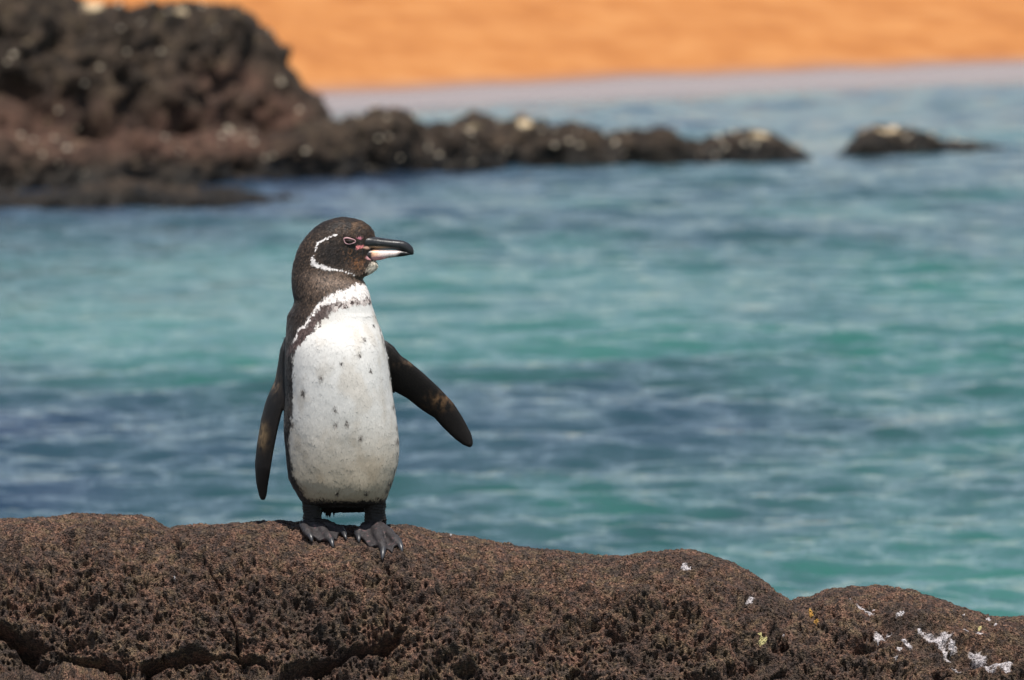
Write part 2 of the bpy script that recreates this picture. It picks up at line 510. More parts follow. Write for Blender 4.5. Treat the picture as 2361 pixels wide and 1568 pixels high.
bay_rock('peaked lava rock with pale glint beads at the right end of the reef',
         [(1530, 372), (1565, 338), (1600, 335), (1640, 328), (1680, 312), (1720, 303), (1750, 300), (1780, 312), (1815, 330), (1840, 348), (1870, 372)],
         [(1530, 383), (1870, 370)], 0.9, 47, lump=0.05, guano=((1745, 312, 40, 10),), glint_count=30, power=0.55)
bay_rock('lone pointed lava rock standing clear of the reef on the right',
         [(1930, 360), (1960, 335), (1990, 305), (2020, 292), (2055, 294), (2095, 300), (2140, 315), (2190, 328), (2250, 331), (2320, 344)],
         [(1930, 363), (2110, 358), (2320, 346)], 0.8, 53, lump=0.045, guano=((2050, 300, 40, 9),), glint_count=24, power=0.6)
bay_rock('low flat lava shelf barely above the water nearest on the left',
         [(-380, 460), (-200, 432), (-60, 440), (60, 452), (130, 440), (210, 426), (290, 420), (380, 428), (460, 440), (530, 440), (610, 456), (700, 468)],
         [(-380, 500), (0, 492), (300, 486), (690, 472)], 1.0, 61, lump=0.03, glint_count=0, power=0.45)

# ------------------------------------------------------------------ the lava rock close by
TH_S = np.array([-1.3, -0.5, -0.22, -0.09, -0.03, 0.02, 0.07, 0.115, 0.20, 0.32, 0.55, 1.3])
TH_A = np.radians([-78, -66, -42, -18, -4, 6, 20, 35, 44, 55, 66, 76])
_s = np.linspace(-1.2, 1.2, 4801); _th = np.interp(_s, TH_S, TH_A)
_dy = np.cumsum(np.cos(_th)) * (_s[1] - _s[0]); _dz = -np.cumsum(np.sin(_th)) * (_s[1] - _s[0])
_dy -= np.interp(0, _s, _dy); _dz -= np.interp(0, _s, _dz)
YCREST = 12.222

CREST = np.array([(-2000, 3200), (-1500, 2300), (-1150, 1560), (-900, 1290), (-500, 1195), (-200, 1205), (0, 1197), (50, 1197), (110, 1195), (180, 1188), (260, 1187), (318, 1188), (345, 1195), (370, 1212), (388, 1224), (402, 1218), (425, 1215),
                  (480, 1215), (560, 1213), (590, 1207), (640, 1206), (700, 1207), (760, 1212), (830, 1216), (900, 1214), (940, 1214), (1000, 1227), (1050, 1236), (1130, 1251), (1200, 1267),
                  (1260, 1274), (1330, 1282), (1400, 1287), (1450, 1284), (1500, 1275), (1560, 1272), (1600, 1274), (1650, 1289), (1700, 1307), (1750, 1334), (1790, 1365), (1835, 1392), (1900, 1440), (2000, 1520), (2100, 1600), (2400, 1800)], float)
CREST_R = np.array([(1640, 1720), (1700, 1600), (1740, 1500), (1775, 1440), (1800, 1410), (1830, 1389), (1850, 1381), (1870, 1377), (1900, 1366), (1930, 1359), (1980, 1356), (2030, 1353), (2085, 1362), (2110, 1362), (2130, 1372), (2180, 1390), (2240, 1410),
                    (2290, 1424), (2361, 1425), (2500, 1440), (2700, 1420), (3000, 1500), (3400, 1700)], float)

CRACKS = [  # (polyline, half-width in grid units, depth m, ledge?)
    ([(-40, 1440), (20, 1462), (62, 1485), (117, 1496)], 7, 0.055, True),
    ([(140, 1522), (180, 1532), (234, 1537), (324, 1547), (391, 1533), (449, 1518), (547, 1513), (610, 1538)], 6, 0.055, True),
    ([(640, 1575), (690, 1552), (742, 1532), (832, 1502), (930, 1464)], 7, 0.055, True),
    ([(484, 1331), (500, 1345), (512, 1362), (523, 1403), (539, 1442), (547, 1489), (551, 1512)], 4, 0.018, False),
    ([(386, 1215), (392, 1230), (406, 1246), (416, 1262), (428, 1284)], 5, 0.016, False),
    ([(1245, 1286), (1270, 1300), (1298, 1321), (1330, 1345), (1360, 1366)], 5, 0.018, False),
    ([(883, 1300), (896, 1312), (908, 1326)], 4, 0.012, False),
    ([(900, 1330), (905, 1380), (898, 1440), (880, 1480)], 3.5, 0.010, False),
]
HOLLOWS = [(644, 1364, 20, .022), (734, 1364, 16, .018), (1301, 1381, 24, .024), (1410, 1395, 22, .022), (1424, 1462, 18, .02), (1364, 1434, 14, .02), (1090, 1504, 18, .02), (1579, 1553, 22, .025),
           (1988, 1494, 26, .026), (1726, 1450, 14, .016), (1618, 1480, 18, .022), (1649, 1527, 20, .022), (1692, 1556, 24, .022), (30, 1280, 16, .012), (20, 1330, 18, .014), (340, 1290, 12, .01),
           (290, 1420, 22, .02), (250, 1432, 14, .015), (1180, 1330, 18, .012), (1120, 1330, 16, .01), (1480, 1500, 16, .016), (1800, 1500, 16, .016), (1850, 1555, 20, .02), (2100, 1530, 14, .012), (1000, 1440, 18, .014), (580, 1430, 16, .016)]

def seg_dist(x, y, pl):
    best = np.full(x.shape, 1e9, np.float32); side = np.zeros(x.shape, np.float32)
    for (x0, y0), (x1, y1) in zip(pl[:-1], pl[1:]):
        dx, dy = x1 - x0, y1 - y0
        L2 = dx * dx + dy * dy
        t = np.clip(((x - x0) * dx + (y - y0) * dy) / L2, 0, 1)
        ex, ey = x - x0 - t * dx, y - y0 - t * dy
        d = np.sqrt(ex * ex + ey * ey)
        m = d < best
        best = np.where(m, d, best)
        side = np.where(m, np.sign(dx * ey - dy * ex) * np.sign(dx if abs(dx) > 1 else 1), side)
    return best, side

GUANO = [(1270,465,55,16,35),(1370,650,35,30,40),(1385,700,25,28,60),(1720,690,48,20,25),(1800,690,50,30,-30),(1800,760,45,24,60),(1840,820,22,12,20),(1870,740,30,20,20),(1550,735,34,16,35),(1500,770,16,10,0),(2040,800,50,34,20),
         (2120,860,40,14,15),(2210,880,62,40,-10),(1900,880,34,12,20),(2100,945,36,18,0),(1950,655,18,10,40),(2045,655,22,10,10),(490,405,20,16,40),(2120,543,16,12,30),(12,170,10,8,0),(45,190,18,9,30),(1500,560,22,8,0),
         (1160,400,10,7,0),(1650,645,20,12,40),(1330,460,10,6,0),(700,688,18,7,0),(1475,835,14,8,60),(1440,620,14,8,0),(2165,600,10,6,0),(1935,523,8,6,0),(2240,930,22,16,0)]

def near_rock(name, label, crest, pxr, seed, yoff=0.0, step=0.00108, dense=(0, 1)):
    pa, pb = pxr
    nxd = int((dense[1] - dense[0]) * 0.00061 / step)
    left = dense[0] - np.linspace(1, 0, 40)[:-1] ** 1.8 * (dense[0] - pa) if pa < dense[0] else np.zeros(0)
    right = dense[1] + np.linspace(0, 1, 40)[1:] ** 1.8 * (pb - dense[1]) if pb > dense[1] else np.zeros(0)
    px = np.concatenate([left, np.linspace(dense[0], dense[1], nxd), right])
    s = np.concatenate([-0.045 - np.linspace(1, 0, 50)[:-1] ** 1.7 * 1.0, np.arange(-0.045, 0.335, step), 0.335 + np.linspace(0, 1, 40)[1:] ** 1.6 * 0.75])
    py = np.interp(px, crest[:, 0], crest[:, 1])
    ker = np.exp(-np.linspace(-2, 2, 13) ** 2); ker /= ker.sum()
    py = np.convolve(np.pad(py, 6, mode='edge'), ker, 'valid')
    yc = YCREST + yoff
    b = (CY - py) * K; t = yc / (cp + b * sp)
    xc = (px - CX) * K * t; zc = CAM_H + t * (-sp + b * cp)
    S_, XC = np.meshgrid(s, xc, indexing='ij')
    ZC = np.broadcast_to(zc, S_.shape)
    dy = np.interp(S_, _s, _dy); dz = np.interp(S_, _s, _dz)
    P = np.stack([XC, yc - dy, ZC + dz], -1)
    qx, qy = proj(P[..., 0], P[..., 1], P[..., 2])
    n = grid_normals(P)
    if n[len(s) // 2, len(px) // 2, 2] < 0: n = -n
    x, y, z = P[..., 0], P[..., 1], P[..., 2]
    front = sstep(0.0, 0.10, S_)
    feet = np.exp(-(((qx - 810) / 130) ** 2 + ((qy - 1250) / 45) ** 2))
    low = sstep(0.05, 0.22, S_)
    crag = 1 - np.abs(fbm(x * 14, y * 14, z * 18, 3, seed + 15)) * 2.2
    h = (0.020 * fbm(x * 6, y * 6, z * 7, 3, seed) + (0.011 + 0.012 * low) * fbm(x * 17, y * 17, z * 19, 4, seed + 5) + 0.019 * low * crag) * (0.15 + 0.85 * front) * (1 - feet)
    rough = 0.0030 * fbm(x * 60, y * 60, z * 66, 3, seed + 8) + 0.0016 * fbm(x * 190, y * 190, z * 200, 2, seed + 12)
    h = h + rough * (1 - 0.5 * feet)
    wob = 7 * fbm(x * 28, y * 28, z * 28, 3, seed + 40)
    wob2 = 7 * fbm(x * 28 + 50, y * 28, z * 28, 3, seed + 44)
    vis = (S_ > -0.02)
    gx, gy = qx + wob, qy + wob2
    for pl, hw, dep, ledge in CRACKS:
        d, sd = seg_dist(gx, gy, pl)
        d = d * 1.0
        if ledge:
            te = np.clip(np.minimum(np.hypot(gx - pl[0][0], gy - pl[0][1]), np.hypot(gx - pl[-1][0], gy - pl[-1][1])) / 75, 0, 1) if pl[0][0] > 0 else np.clip(np.hypot(gx - pl[-1][0], gy - pl[-1][1]) / 60, 0, 1)
            hw = hw * (0.35 + 0.65 * te); dep = dep * (0.15 + 0.85 * te)
            hw = hw * (1.35 + 1.5 * np.clip(vnoise(x * 14, x * 0 + 7.3, x * 0, 47), -0.5, 0.7))
            q = d * np.where(sd > 0, 1, -1)          # positive below the lip
            v = np.where(q < 0, sstep(-hw * 1.0, -hw * 0.2, q), sstep(hw * 2.2, hw * 0.9, q))
            lip = np.exp(-((q + hw * 1.6) / (hw * 1.1)) ** 2) * 0.010
            h = h - dep * v * vis + lip * vis * sstep(hw * 5, hw * 2.5, d)
        else:
            h = h - dep * np.clip(0.75 + 1.6 * vnoise(x * 30, z * 30, y * 30, 48), 0, 1.3) * np.exp(-(d / hw) ** 2) * vis
    for (a, b_, r_, dep) in HOLLOWS:
        d2 = ((gx - a) / (r_ * 1.25)) ** 2 + ((gy - b_) / (r_ * 0.8)) ** 2
        h = h - dep * np.exp(-d2 ** 1.3) * vis
    # gas-bubble holes, a few sizes
    sx = S_ * 1.0
    wx = x + 0.002 * vnoise(x * 120, z * 120, y * 120, 3); ws = sx + 0.002 * vnoise(x * 120 + 9, z * 120, y * 120, 4)
    wx2 = wx + 0.006 * vnoise(x * 90, z * 90, y * 90, 5); ws2 = ws + 0.006 * vnoise(x * 90 + 9, z * 90, y * 90, 6)
    cl = 0.35 + 0.65 * sstep(-0.3, 0.3, fbm(x * 22, y * 22, z * 22, 2, seed + 60))
    soft = 1 - 0.55 * feet
    h = h - 4.0 * soft * pits(wx, ws, 0.0070, 0.0014, 0.0029, 0.95, seed + 70)
    h = h - 3.0 * soft * cl * pits(wx, ws, 0.0105, 0.0018, 0.0044, 0.8, seed + 76)
    h = h - 1.7 * cl * soft * pits(wx2, ws2, 0.021, 0.002, 0.0055, 0.4, seed + 80)
    h = h - 0.9 * front * cl * pits(wx2, ws2, 0.055, 0.004, 0.012, 0.35, seed + 90)
    P = P + n * h[..., None]
    o0 = (float(np.interp((dense[0] + dense[1]) / 2, px, xc)), yc, 0.0)
    o = mesh_np(name, P.reshape(-1, 3), grid_faces(len(s), len(px)), M_LAVA, origin=o0)
    G = np.zeros_like(qx)
    for (a, b_, ra, rb, an) in GUANO:
        a, b_, ra, rb = 1567.9 + a * .336, 1245 + b_ * .336, ra * .42, rb * .42
        c_, s_ = math.cos(R(an)), math.sin(R(an))
        ex, ey = qx + 0.5 * wob - a, qy + 0.5 * wob2 - b_
        G = np.maximum(G, np.exp(-(((ex * c_ + ey * s_) / ra) ** 2 + ((-ex * s_ + ey * c_) / rb) ** 2) * 0.7))
    for (a, b_, r_) in ((1242, 1288, 4), (1579, 1305, 7), (1040, 1231, 4), (1366, 1333, 3), (405, 1345, 2.5), (1590, 1309, 4)):
        G = np.maximum(G, np.exp(-((qx - a) ** 2 + (qy - b_) ** 2) / r_ ** 2))
    set_float(o.data, 'guano', G * vis)
    L = np.zeros_like(qx)
    for (a, b_, r_) in ((1872, 1423, 6), (1884, 1437, 8), (1080, 1412, 6)):
        L = np.maximum(L, np.exp(-((qx - a) ** 2 + (qy - b_) ** 2) / r_ ** 2))
    set_float(o.data, 'lichen', L * vis)
    L2 = np.zeros_like(qx)
    for (a, b_, r_) in ((1749, 1490, 11), (1742, 1479, 6), (2258, 1452, 5)):
        L2 = np.maximum(L2, np.exp(-((qx - a) ** 2 + (qy - b_) ** 2) / r_ ** 2))
    set_float(o.data, 'pale_lichen', L2 * vis)
    tag(o, label, 'rock')
    return o

near_rock('lava_rock', 'long brown pitted lava rock with dark cracks under the feet of the penguin', CREST, (-1900, 2350), 100, dense=(-30, 2020))
near_rock('lava_rock', 'rounded brown lava rock streaked with white droppings, at the lower right', CREST_R, (1640, 3300), 200, yoff=-0.035, dense=(1720, 2395))

def rock_point(px, py, lift=0.0):
    """point of the near rock's smooth surface seen at px, py"""
    cpy = np.interp(px, CREST[:, 0], CREST[:, 1])
    x, y, z = W(px, cpy, YCREST)
    ss = np.linspace(-0.02, 0.4, 841)
    dy = np.interp(ss, _s, _dy); dz = np.interp(ss, _s, _dz)
    _, q = proj(np.full(ss.shape, x), y - dy, z + dz)
    k = int(np.argmin(np.abs(q - py)))
    Yp = y - dy[k]
    X, _, Z = W(px, py, Yp)
    th = np.interp(ss[k], TH_S, TH_A)
    nrm = np.array([0, -math.sin(th), math.cos(th)])
    return np.array([X, Yp, Z]) + nrm * lift

# ------------------------------------------------------------------ the penguin
U = 0.00061                                          # metres per grid unit at the bird
YB = 12.185                                          # the bird's middle plane
OUT = np.array([  # v, left edge, right edge, front depth, back depth (grid units)
    (500.5, 786, 796, 3, 3), (502, 776, 806, 12, 12), (505, 765, 822, 20, 20), (510.5, 747, 838, 29, 29), (516, 738, 846, 35, 35), (522, 729, 853, 39, 39), (534, 716, 862, 44, 44),
    (545, 706, 866, 46, 46), (561, 694, 867, 48, 48), (578, 685, 866, 50, 50), (592, 681, 865, 51, 51), (601, 678, 866, 52, 52), (607, 676, 871, 52, 52), (613, 675, 871, 52, 53), (619, 674, 869, 52, 54), (626, 673, 862, 53, 55),
    (632, 673, 852, 55, 56), (637, 672.5, 841, 57, 58), (643, 672.5, 835.5, 59, 60), (650, 672.5, 839, 62, 62), (660, 673, 844, 66, 65), (677, 675, 851, 72, 68), (691, 678, 854, 76, 72), (704, 675, 857, 79, 78),
    (725, 664, 864, 84, 88), (737, 662, 868, 88, 92), (753, 660, 875, 98, 98), (770, 659, 881, 112, 103), (785, 658, 885, 122, 107), (800, 657, 888, 128, 110), (830, 656, 893, 134, 113), (870, 656, 899, 137, 116), (905, 656, 904, 136, 118), (942, 655, 910, 133, 119),
    (988, 654, 917, 127, 120), (1016, 655, 919, 122, 120), (1045, 657, 918, 117, 118), (1069, 659, 915, 112, 114), (1101, 663, 908, 104, 106), (1119, 672, 903, 97, 98), (1130, 680, 898, 91, 92), (1139, 684, 895, 84, 86),
    (1150, 690, 891, 70, 78), (1157, 697, 886, 52, 70), (1163, 710, 874, 36, 60), (1168, 730, 852, 28, 40), (1170, 770, 812, 6, 10)], float)

_vf = np.arange(500.5, 1170.1, 0.5)
_RP = [np.interp(_vf, OUT[:, 0], OUT[:, c]) for c in range(1, 5)]
_g = np.exp(-np.linspace(-2.2, 2.2, 89) ** 2); _g /= _g.sum()
for _c in (2, 3):                                    # no kinks in the swell of breast and back
    _sm = np.convolve(np.pad(_RP[_c], 44, mode='edge'), _g, 'valid')
    _w = sstep(560, 600, _vf) * sstep(1164, 1150, _vf)
    _RP[_c] = _RP[_c] * (1 - _w) + _sm * _w

_g2 = np.exp(-np.linspace(-2, 2, 37) ** 2); _g2 /= _g2.sum()
for _c in (0, 1):
    _sm = np.convolve(np.pad(_RP[_c], 18, mode='edge'), _g2, 'valid')
    _w = sstep(640, 660, _vf) * sstep(1158, 1150, _vf)
    _RP[_c] = _RP[_c] * (1 - _w) + _sm * _w

def ring_params(v):
    return [np.interp(v, _vf, c) for c in _RP]

def loft_body():
    vlist = []
    for a, b in zip(OUT[:-1, 0], OUT[1:, 0]):
        k = max(1, int((b - a) / 3.5))
        vlist += list(np.linspace(a, b, k, endpoint=False))
    vlist.append(OUT[-1, 0])
    nphi = 120
    ph = np.linspace(0, 2 * math.pi, nphi, endpoint=False)
    rows = []
    for v in vlist:
        xl, xr, bf, bb = ring_params(v)
        c, s = np.cos(ph), np.sin(ph)
        t = (c + 1) / 2
        ex = 0.92 if v > 720 else 1.0
        xx = (xl + xr) / 2 + (xr - xl) / 2 * np.sign(c) * np.abs(c) ** ex
        depth = np.where(s > 0, bb, bf) * np.abs(s) ** 0.95 * np.sign(s)
        hd = sstep(665, 610, v)                       # the face narrows towards the bill
        depth = depth * (1 - hd * 0.55 * np.clip(t - 0.25, 0, 1) ** 1.2)
        # turn of the trunk: the keel lies right of the middle
        tr = sstep(700, 800, v)
        xx = xx + tr * 14 * np.where(s < 0, np.abs(s), 0) * (1 - np.abs(c)) * 1.0
        X0, _, Z0 = W(0, v, YB)
        z = Z0
        rows.append(np.stack([(xx - CX) * K * YB, YB + depth * U, np.full(nphi, z)], -1))
    P = np.array(rows)
    V = P.reshape(-1, 3); F = grid_faces(len(vlist), nphi, True)
    tris = np.concatenate([F[:, [0, 1, 2]], F[:, [0, 2, 3]]])
    n0 = len(V)
    V = np.concatenate([V, [P[0].mean(0), P[-1].mean(0)]])
    i = np.arange(nphi); j = (i + 1) % nphi
    base = (len(vlist) - 1) * nphi
    tris = np.concatenate([tris, np.stack([np.full(nphi, n0), j, i], -1), np.stack([np.full(nphi, n0 + 1), base + i, base + j], -1)])
    return V, tris

def tube(path, nseg=14):
    """path: list of (x,y,z,ra,rb,axis) -> closed tube; ra across axis a, rb across the other"""
    pts = np.array([p[:3] for p in path], float)
    T = np.gradient(pts, axis=0); T /= np.linalg.norm(T, axis=1, keepdims=True)
    V = []
    ph = np.linspace(0, 2 * math.pi, nseg, endpoint=False)
    for p, t in zip(path, T):
        a = np.array(p[5] if len(p) > 5 else (1, 0, 0), float)
        a = a - t * a.dot(t); a /= np.linalg.norm(a)
        b = np.cross(t, a)
        V.append(pts[len(V)] + np.outer(np.cos(ph) * p[3], a) + np.outer(np.sin(ph) * p[4], b))
    V = np.concatenate(V)
    F = grid_faces(len(path), nseg, True)
    tris = np.concatenate([F[:, [0, 1, 2]], F[:, [0, 2, 3]]])
    n0 = len(V)
    V = np.concatenate([V, [pts[0], pts[-1]]])
    i = np.arange(nseg); j = (i + 1) % nseg
    base = (len(path) - 1) * nseg
    tris = np.concatenate([tris, np.stack([np.full(nseg, n0), j, i], -1), np.stack([np.full(nseg, n0 + 1), base + i, base + j], -1)])
    return V, tris

def resample(poly, n):
    poly = np.array(poly, float)
    L = np.concatenate([[0], np.cumsum(np.linalg.norm(np.diff(poly, axis=0), axis=1))])
    t = np.linspace(0, L[-1], n)
    return np.stack([np.interp(t, L, poly[:, k]) for k in range(poly.shape[1])], -1)

def flipper(lead, trail, ylead, ytrail, thick):
    """lead/trail: outline edges shoulder -> tip in grid units with their own depth"""
    n = 40
    A = resample(lead, n); B = resample(trail, n)
    t = np.linspace(0, 1, n)
    ya = np.interp(t, np.linspace(0, 1, len(ylead)), ylead); yb = np.interp(t, np.linspace(0, 1, len(ytrail)), ytrail)
    path = []
    for k in range(n):
        a = np.array(W(A[k, 0], A[k, 1], YB + ya[k])); b = np.array(W(B[k, 0], B[k, 1], YB + yb[k]))
        c = (a + b) / 2; ax = b - a
        w = np.linalg.norm(ax) / 2 + 1e-5
        th = np.interp(t[k], [0, 0.25, 0.8, 1], thick)
        path.append((c[0], c[1], c[2], w, min(th, w * 0.9), ax))
    return tube(path, 22)

def web(points, thick):
    """thick sheet over a fan of points (first is the root)"""
    P = np.array(points); n = np.array([0, -0.55, 0.83]) * thick / 2
    V = np.concatenate([P + n, P - n]); m = len(P)
    T = []
    for k in range(1, m - 1):
        T += [(0, k, k + 1), (m, m + k + 1, m + k)]
    for k in range(m):
        j = (k + 1) % m
        T += [(k, m + k, m + j), (k, m + j, j)]
    return V, np.array(T)

pieces = [loft_body()]
# bird's right flipper (left in the photograph) hangs close, seen half edge-on
pieces.append(flipper([(668, 772), (652, 800), (647, 829), (638, 875), (617, 921), (604.6, 963), (594, 1023), (588.7, 1069), (590.5, 1111), (597.5, 1143), (603, 1152)],
                      [(690, 800), (684, 850), (672, 900), (657, 924), (647, 952), (638, 991), (629, 1044), (620, 1104), (615, 1143), (609, 1153)],
                      [0.030, 0.030, 0.026, 0.022, 0.02, 0.018], [-0.02, -0.016, -0.014, -0.012, -0.006, 0.012], [0.011, 0.0085, 0.005, 0.003]))
# bird's left flipper (right in the photograph) held out
pieces.append(flipper([(862, 775), (885, 787), (906, 811), (931, 827), (966, 854), (1001, 885), (1040, 924), (1065, 960), (1086, 998), (1091, 1018), (1089, 1029)],
                      [(862, 850), (880, 870), (902.7, 892), (920, 907), (948.5, 924), (977, 949), (1005, 967), (1022.6, 988), (1047, 1012), (1068, 1027), (1083, 1032)],
                      [0.0, 0.0, 0.005, 0.01, 0.012, 0.012], [0.022, 0.024, 0.024, 0.022, 0.018, 0.013], [0.012, 0.009, 0.005, 0.003]))
# tail: a short stiff wedge behind the legs
tl = []
for t in np.linspace(0, 1, 8):
    x, y, z = W(790 + 2 * t, 1105 + 72 * t, YB + 0.03 + 0.045 * t)
    tl.append((x, y, z, 0.052 - 0.012 * t, 0.022 - 0.016 * t, (1, 0, 0)))
pieces.append(tube(tl, 20))

# legs and feet
def w3(px, py, dy): return np.array(W(px, py, YB + dy))
FEET = [
    dict(hip=(726, 1120), knee=(719, 1160), ank=(720, 1204), r=(0.020, 0.0140, 0.0128), heel=(722, 1222),
         toes=[((700, 1222), (709, 1236), (714, 1243)), ((742, 1232), (756, 1246), (763, 1254)), ((764, 1226), (782, 1230), (790, 1236))],
         webs=[(738, 1252), (777, 1249)], claws=[((713, 1240), (721, 1254)), ((762, 1250), (769, 1268)), ((788, 1231), (800, 1248))], spur=(747, 1207)),
    dict(hip=(856, 1120), knee=(864, 1160), ank=(866, 1207), r=(0.021, 0.0160, 0.0150), heel=(868, 1226),
         toes=[((838, 1232), (827, 1238), (826, 1244)), ((872, 1246), (880, 1262), (884, 1274)), ((896, 1240), (912, 1254), (920, 1264))],
         webs=[(852, 1266), (905, 1279)], claws=[((826, 1240), (828, 1255)), ((884, 1270), (881, 1297)), ((920, 1259), (929, 1279))], spur=(832, 1213)),
]
for f in FEET:
    hp = rock_point(*f['heel'], lift=0.010)
    ya = hp[1] + 0.006 - YB
    h0 = w3(*f['hip'], 0.0); k0 = w3(*f['knee'], (ya) * 0.5); a0 = w3(*f['ank'], ya)
    f['ankle3'] = a0
    lp = [(*h0, f['r'][0], f['r'][0]), (*(h0 * .5 + k0 * .5), (f['r'][0] + f['r'][1]) / 2, f['r'][1] * 1.1), (*k0, f['r'][1], f['r'][1] * .9), (*(k0 * .5 + a0 * .5), f['r'][2], f['r'][2] * .9), (*a0, f['r'][2] * 1.08, f['r'][2]), (*hp, f['r'][2] * 0.95, f['r'][2] * 0.6)]
    pieces.append(tube(lp, 18))
    ends = []
    for tp in f['toes']:
        p1 = rock_point(*tp[0], lift=0.008); p2 = rock_point(*tp[1], lift=0.0065); p3 = rock_point(*tp[2], lift=0.0045)
        top = a0 * .45 + hp * .55 + np.array([0, -0.004, 0])
        path = [(*top, .0085, .0075), (*(top * .45 + p1 * .55), .0085, .0072), (*p1, .0078, .0068), (*(p1 * .5 + p2 * .5), .0062, .0055), (*p2, .0072, .0066), (*p3, .0048, .0044)]
        pieces.append(tube(path, 12))
        ends.append((top, p1, p2, p3))
    for q in (0, 1):
        A_, B_ = ends[q], ends[q + 1]
        m = rock_point(*f['webs'][q], lift=0.002)
        m2 = (A_[1] + B_[1]) / 2
        pieces.append(web([(A_[0] + B_[0]) / 2, A_[1], A_[2] * .6 + A_[3] * .4, A_[2] * .35 + m * .65, m, B_[2] * .35 + m * .65, B_[2] * .6 + B_[3] * .4, B_[1]], 0.0052))
    sp3 = w3(*f['spur'], ya + 0.002)
    pieces.append(tube([(*(a0 * .5 + hp * .5), .008, .008), (*(a0 * .2 + hp * .2 + sp3 * .6), .0075, .007), (*sp3, .0035, .0035)], 10))

Vs, Ts, off = [], [], 0
for v, t in pieces:
    Vs.append(v); Ts.append(t + off); off += len(v)
raw = mesh_np('body_raw', np.concatenate(Vs), np.concatenate(Ts))
bm = bmesh.new(); bm.from_mesh(raw.data); bmesh.ops.recalc_face_normals(bm, faces=bm.faces); bm.to_mesh(raw.data); bm.free()
md = raw.modifiers.new('remesh', 'REMESH'); md.mode = 'VOXEL'; md.voxel_size = 0.00135
sm = raw.modifiers.new('smooth', 'SMOOTH'); sm.factor = 0.5; sm.iterations = 5
dg = bpy.context.evaluated_depsgraph_get()
body_me = bpy.data.meshes.new_from_object(raw.evaluated_get(dg))
bpy.data.objects.remove(raw, do_unlink=True)
body_me.name = 'body'
nv = len(body_me.vertices)
BV = np.empty(nv * 3, np.float32); body_me.vertices.foreach_get('co', BV); BV = BV.reshape(-1, 3)
BN = np.empty(nv * 3, np.float32); body_me.vertex_normals.foreach_get('vector', BN); BN = BN.reshape(-1, 3)

def trunk_mask(u, v):
    xl, xr, _, _ = ring_params(v)
    return (u > xl - 4) & (u < xr + 4) & (v < 1158)

# plumage stands in soft clumps
u_, v_ = proj(BV[:, 0], BV[:, 1], BV[:, 2])
tm = trunk_mask(u_, v_)
cl = fbm(BV[:, 0] * 55, BV[:, 1] * 55, BV[:, 2] * 38, 3, 300)
fold = fbm(BV[:, 0] * 24, BV[:, 1] * 24, BV[:, 2] * 15, 1, 310)
amp = np.where(tm & (v_ > 690), 1.0, 0.35) * sstep(1165, 1130, v_)
BV = BV + BN * (amp * (0.00045 * cl + 0.0015 * fold))[:, None]
skin = (v_ > 1165)
BV = BV + BN * (np.where(skin, 1, 0) * 0.0007 * fbm(BV[:, 0] * 160, BV[:, 1] * 160, BV[:, 2] * 160, 2, 320))[:, None]
wr = (v_ > 1162) & (v_ < 1206)
BV = BV + BN * (np.where(wr, 1, 0) * (0.0006 * np.sin(v_ * 1.05 + 3 * vnoise(BV[:, 0] * 90, BV[:, 1] * 90, BV[:, 2] * 90, 9)) + 0.0008 * fbm(BV[:, 0] * 120, BV[:, 1] * 120, BV[:, 2] * 160, 2, 333)))[:, None]
body_me.vertices.foreach_set('co', BV.astype(np.float32).ravel())
body_me.polygons.foreach_set('use_smooth', np.ones(len(body_me.polygons), bool))
body_me.update()
body_me.vertex_normals.foreach_get('vector', nb := np.empty(nv * 3, np.float32)); BN = nb.reshape(-1, 3)

def polydist(u, v, pl):
    d, _ = seg_dist(u, v, pl)
    return d

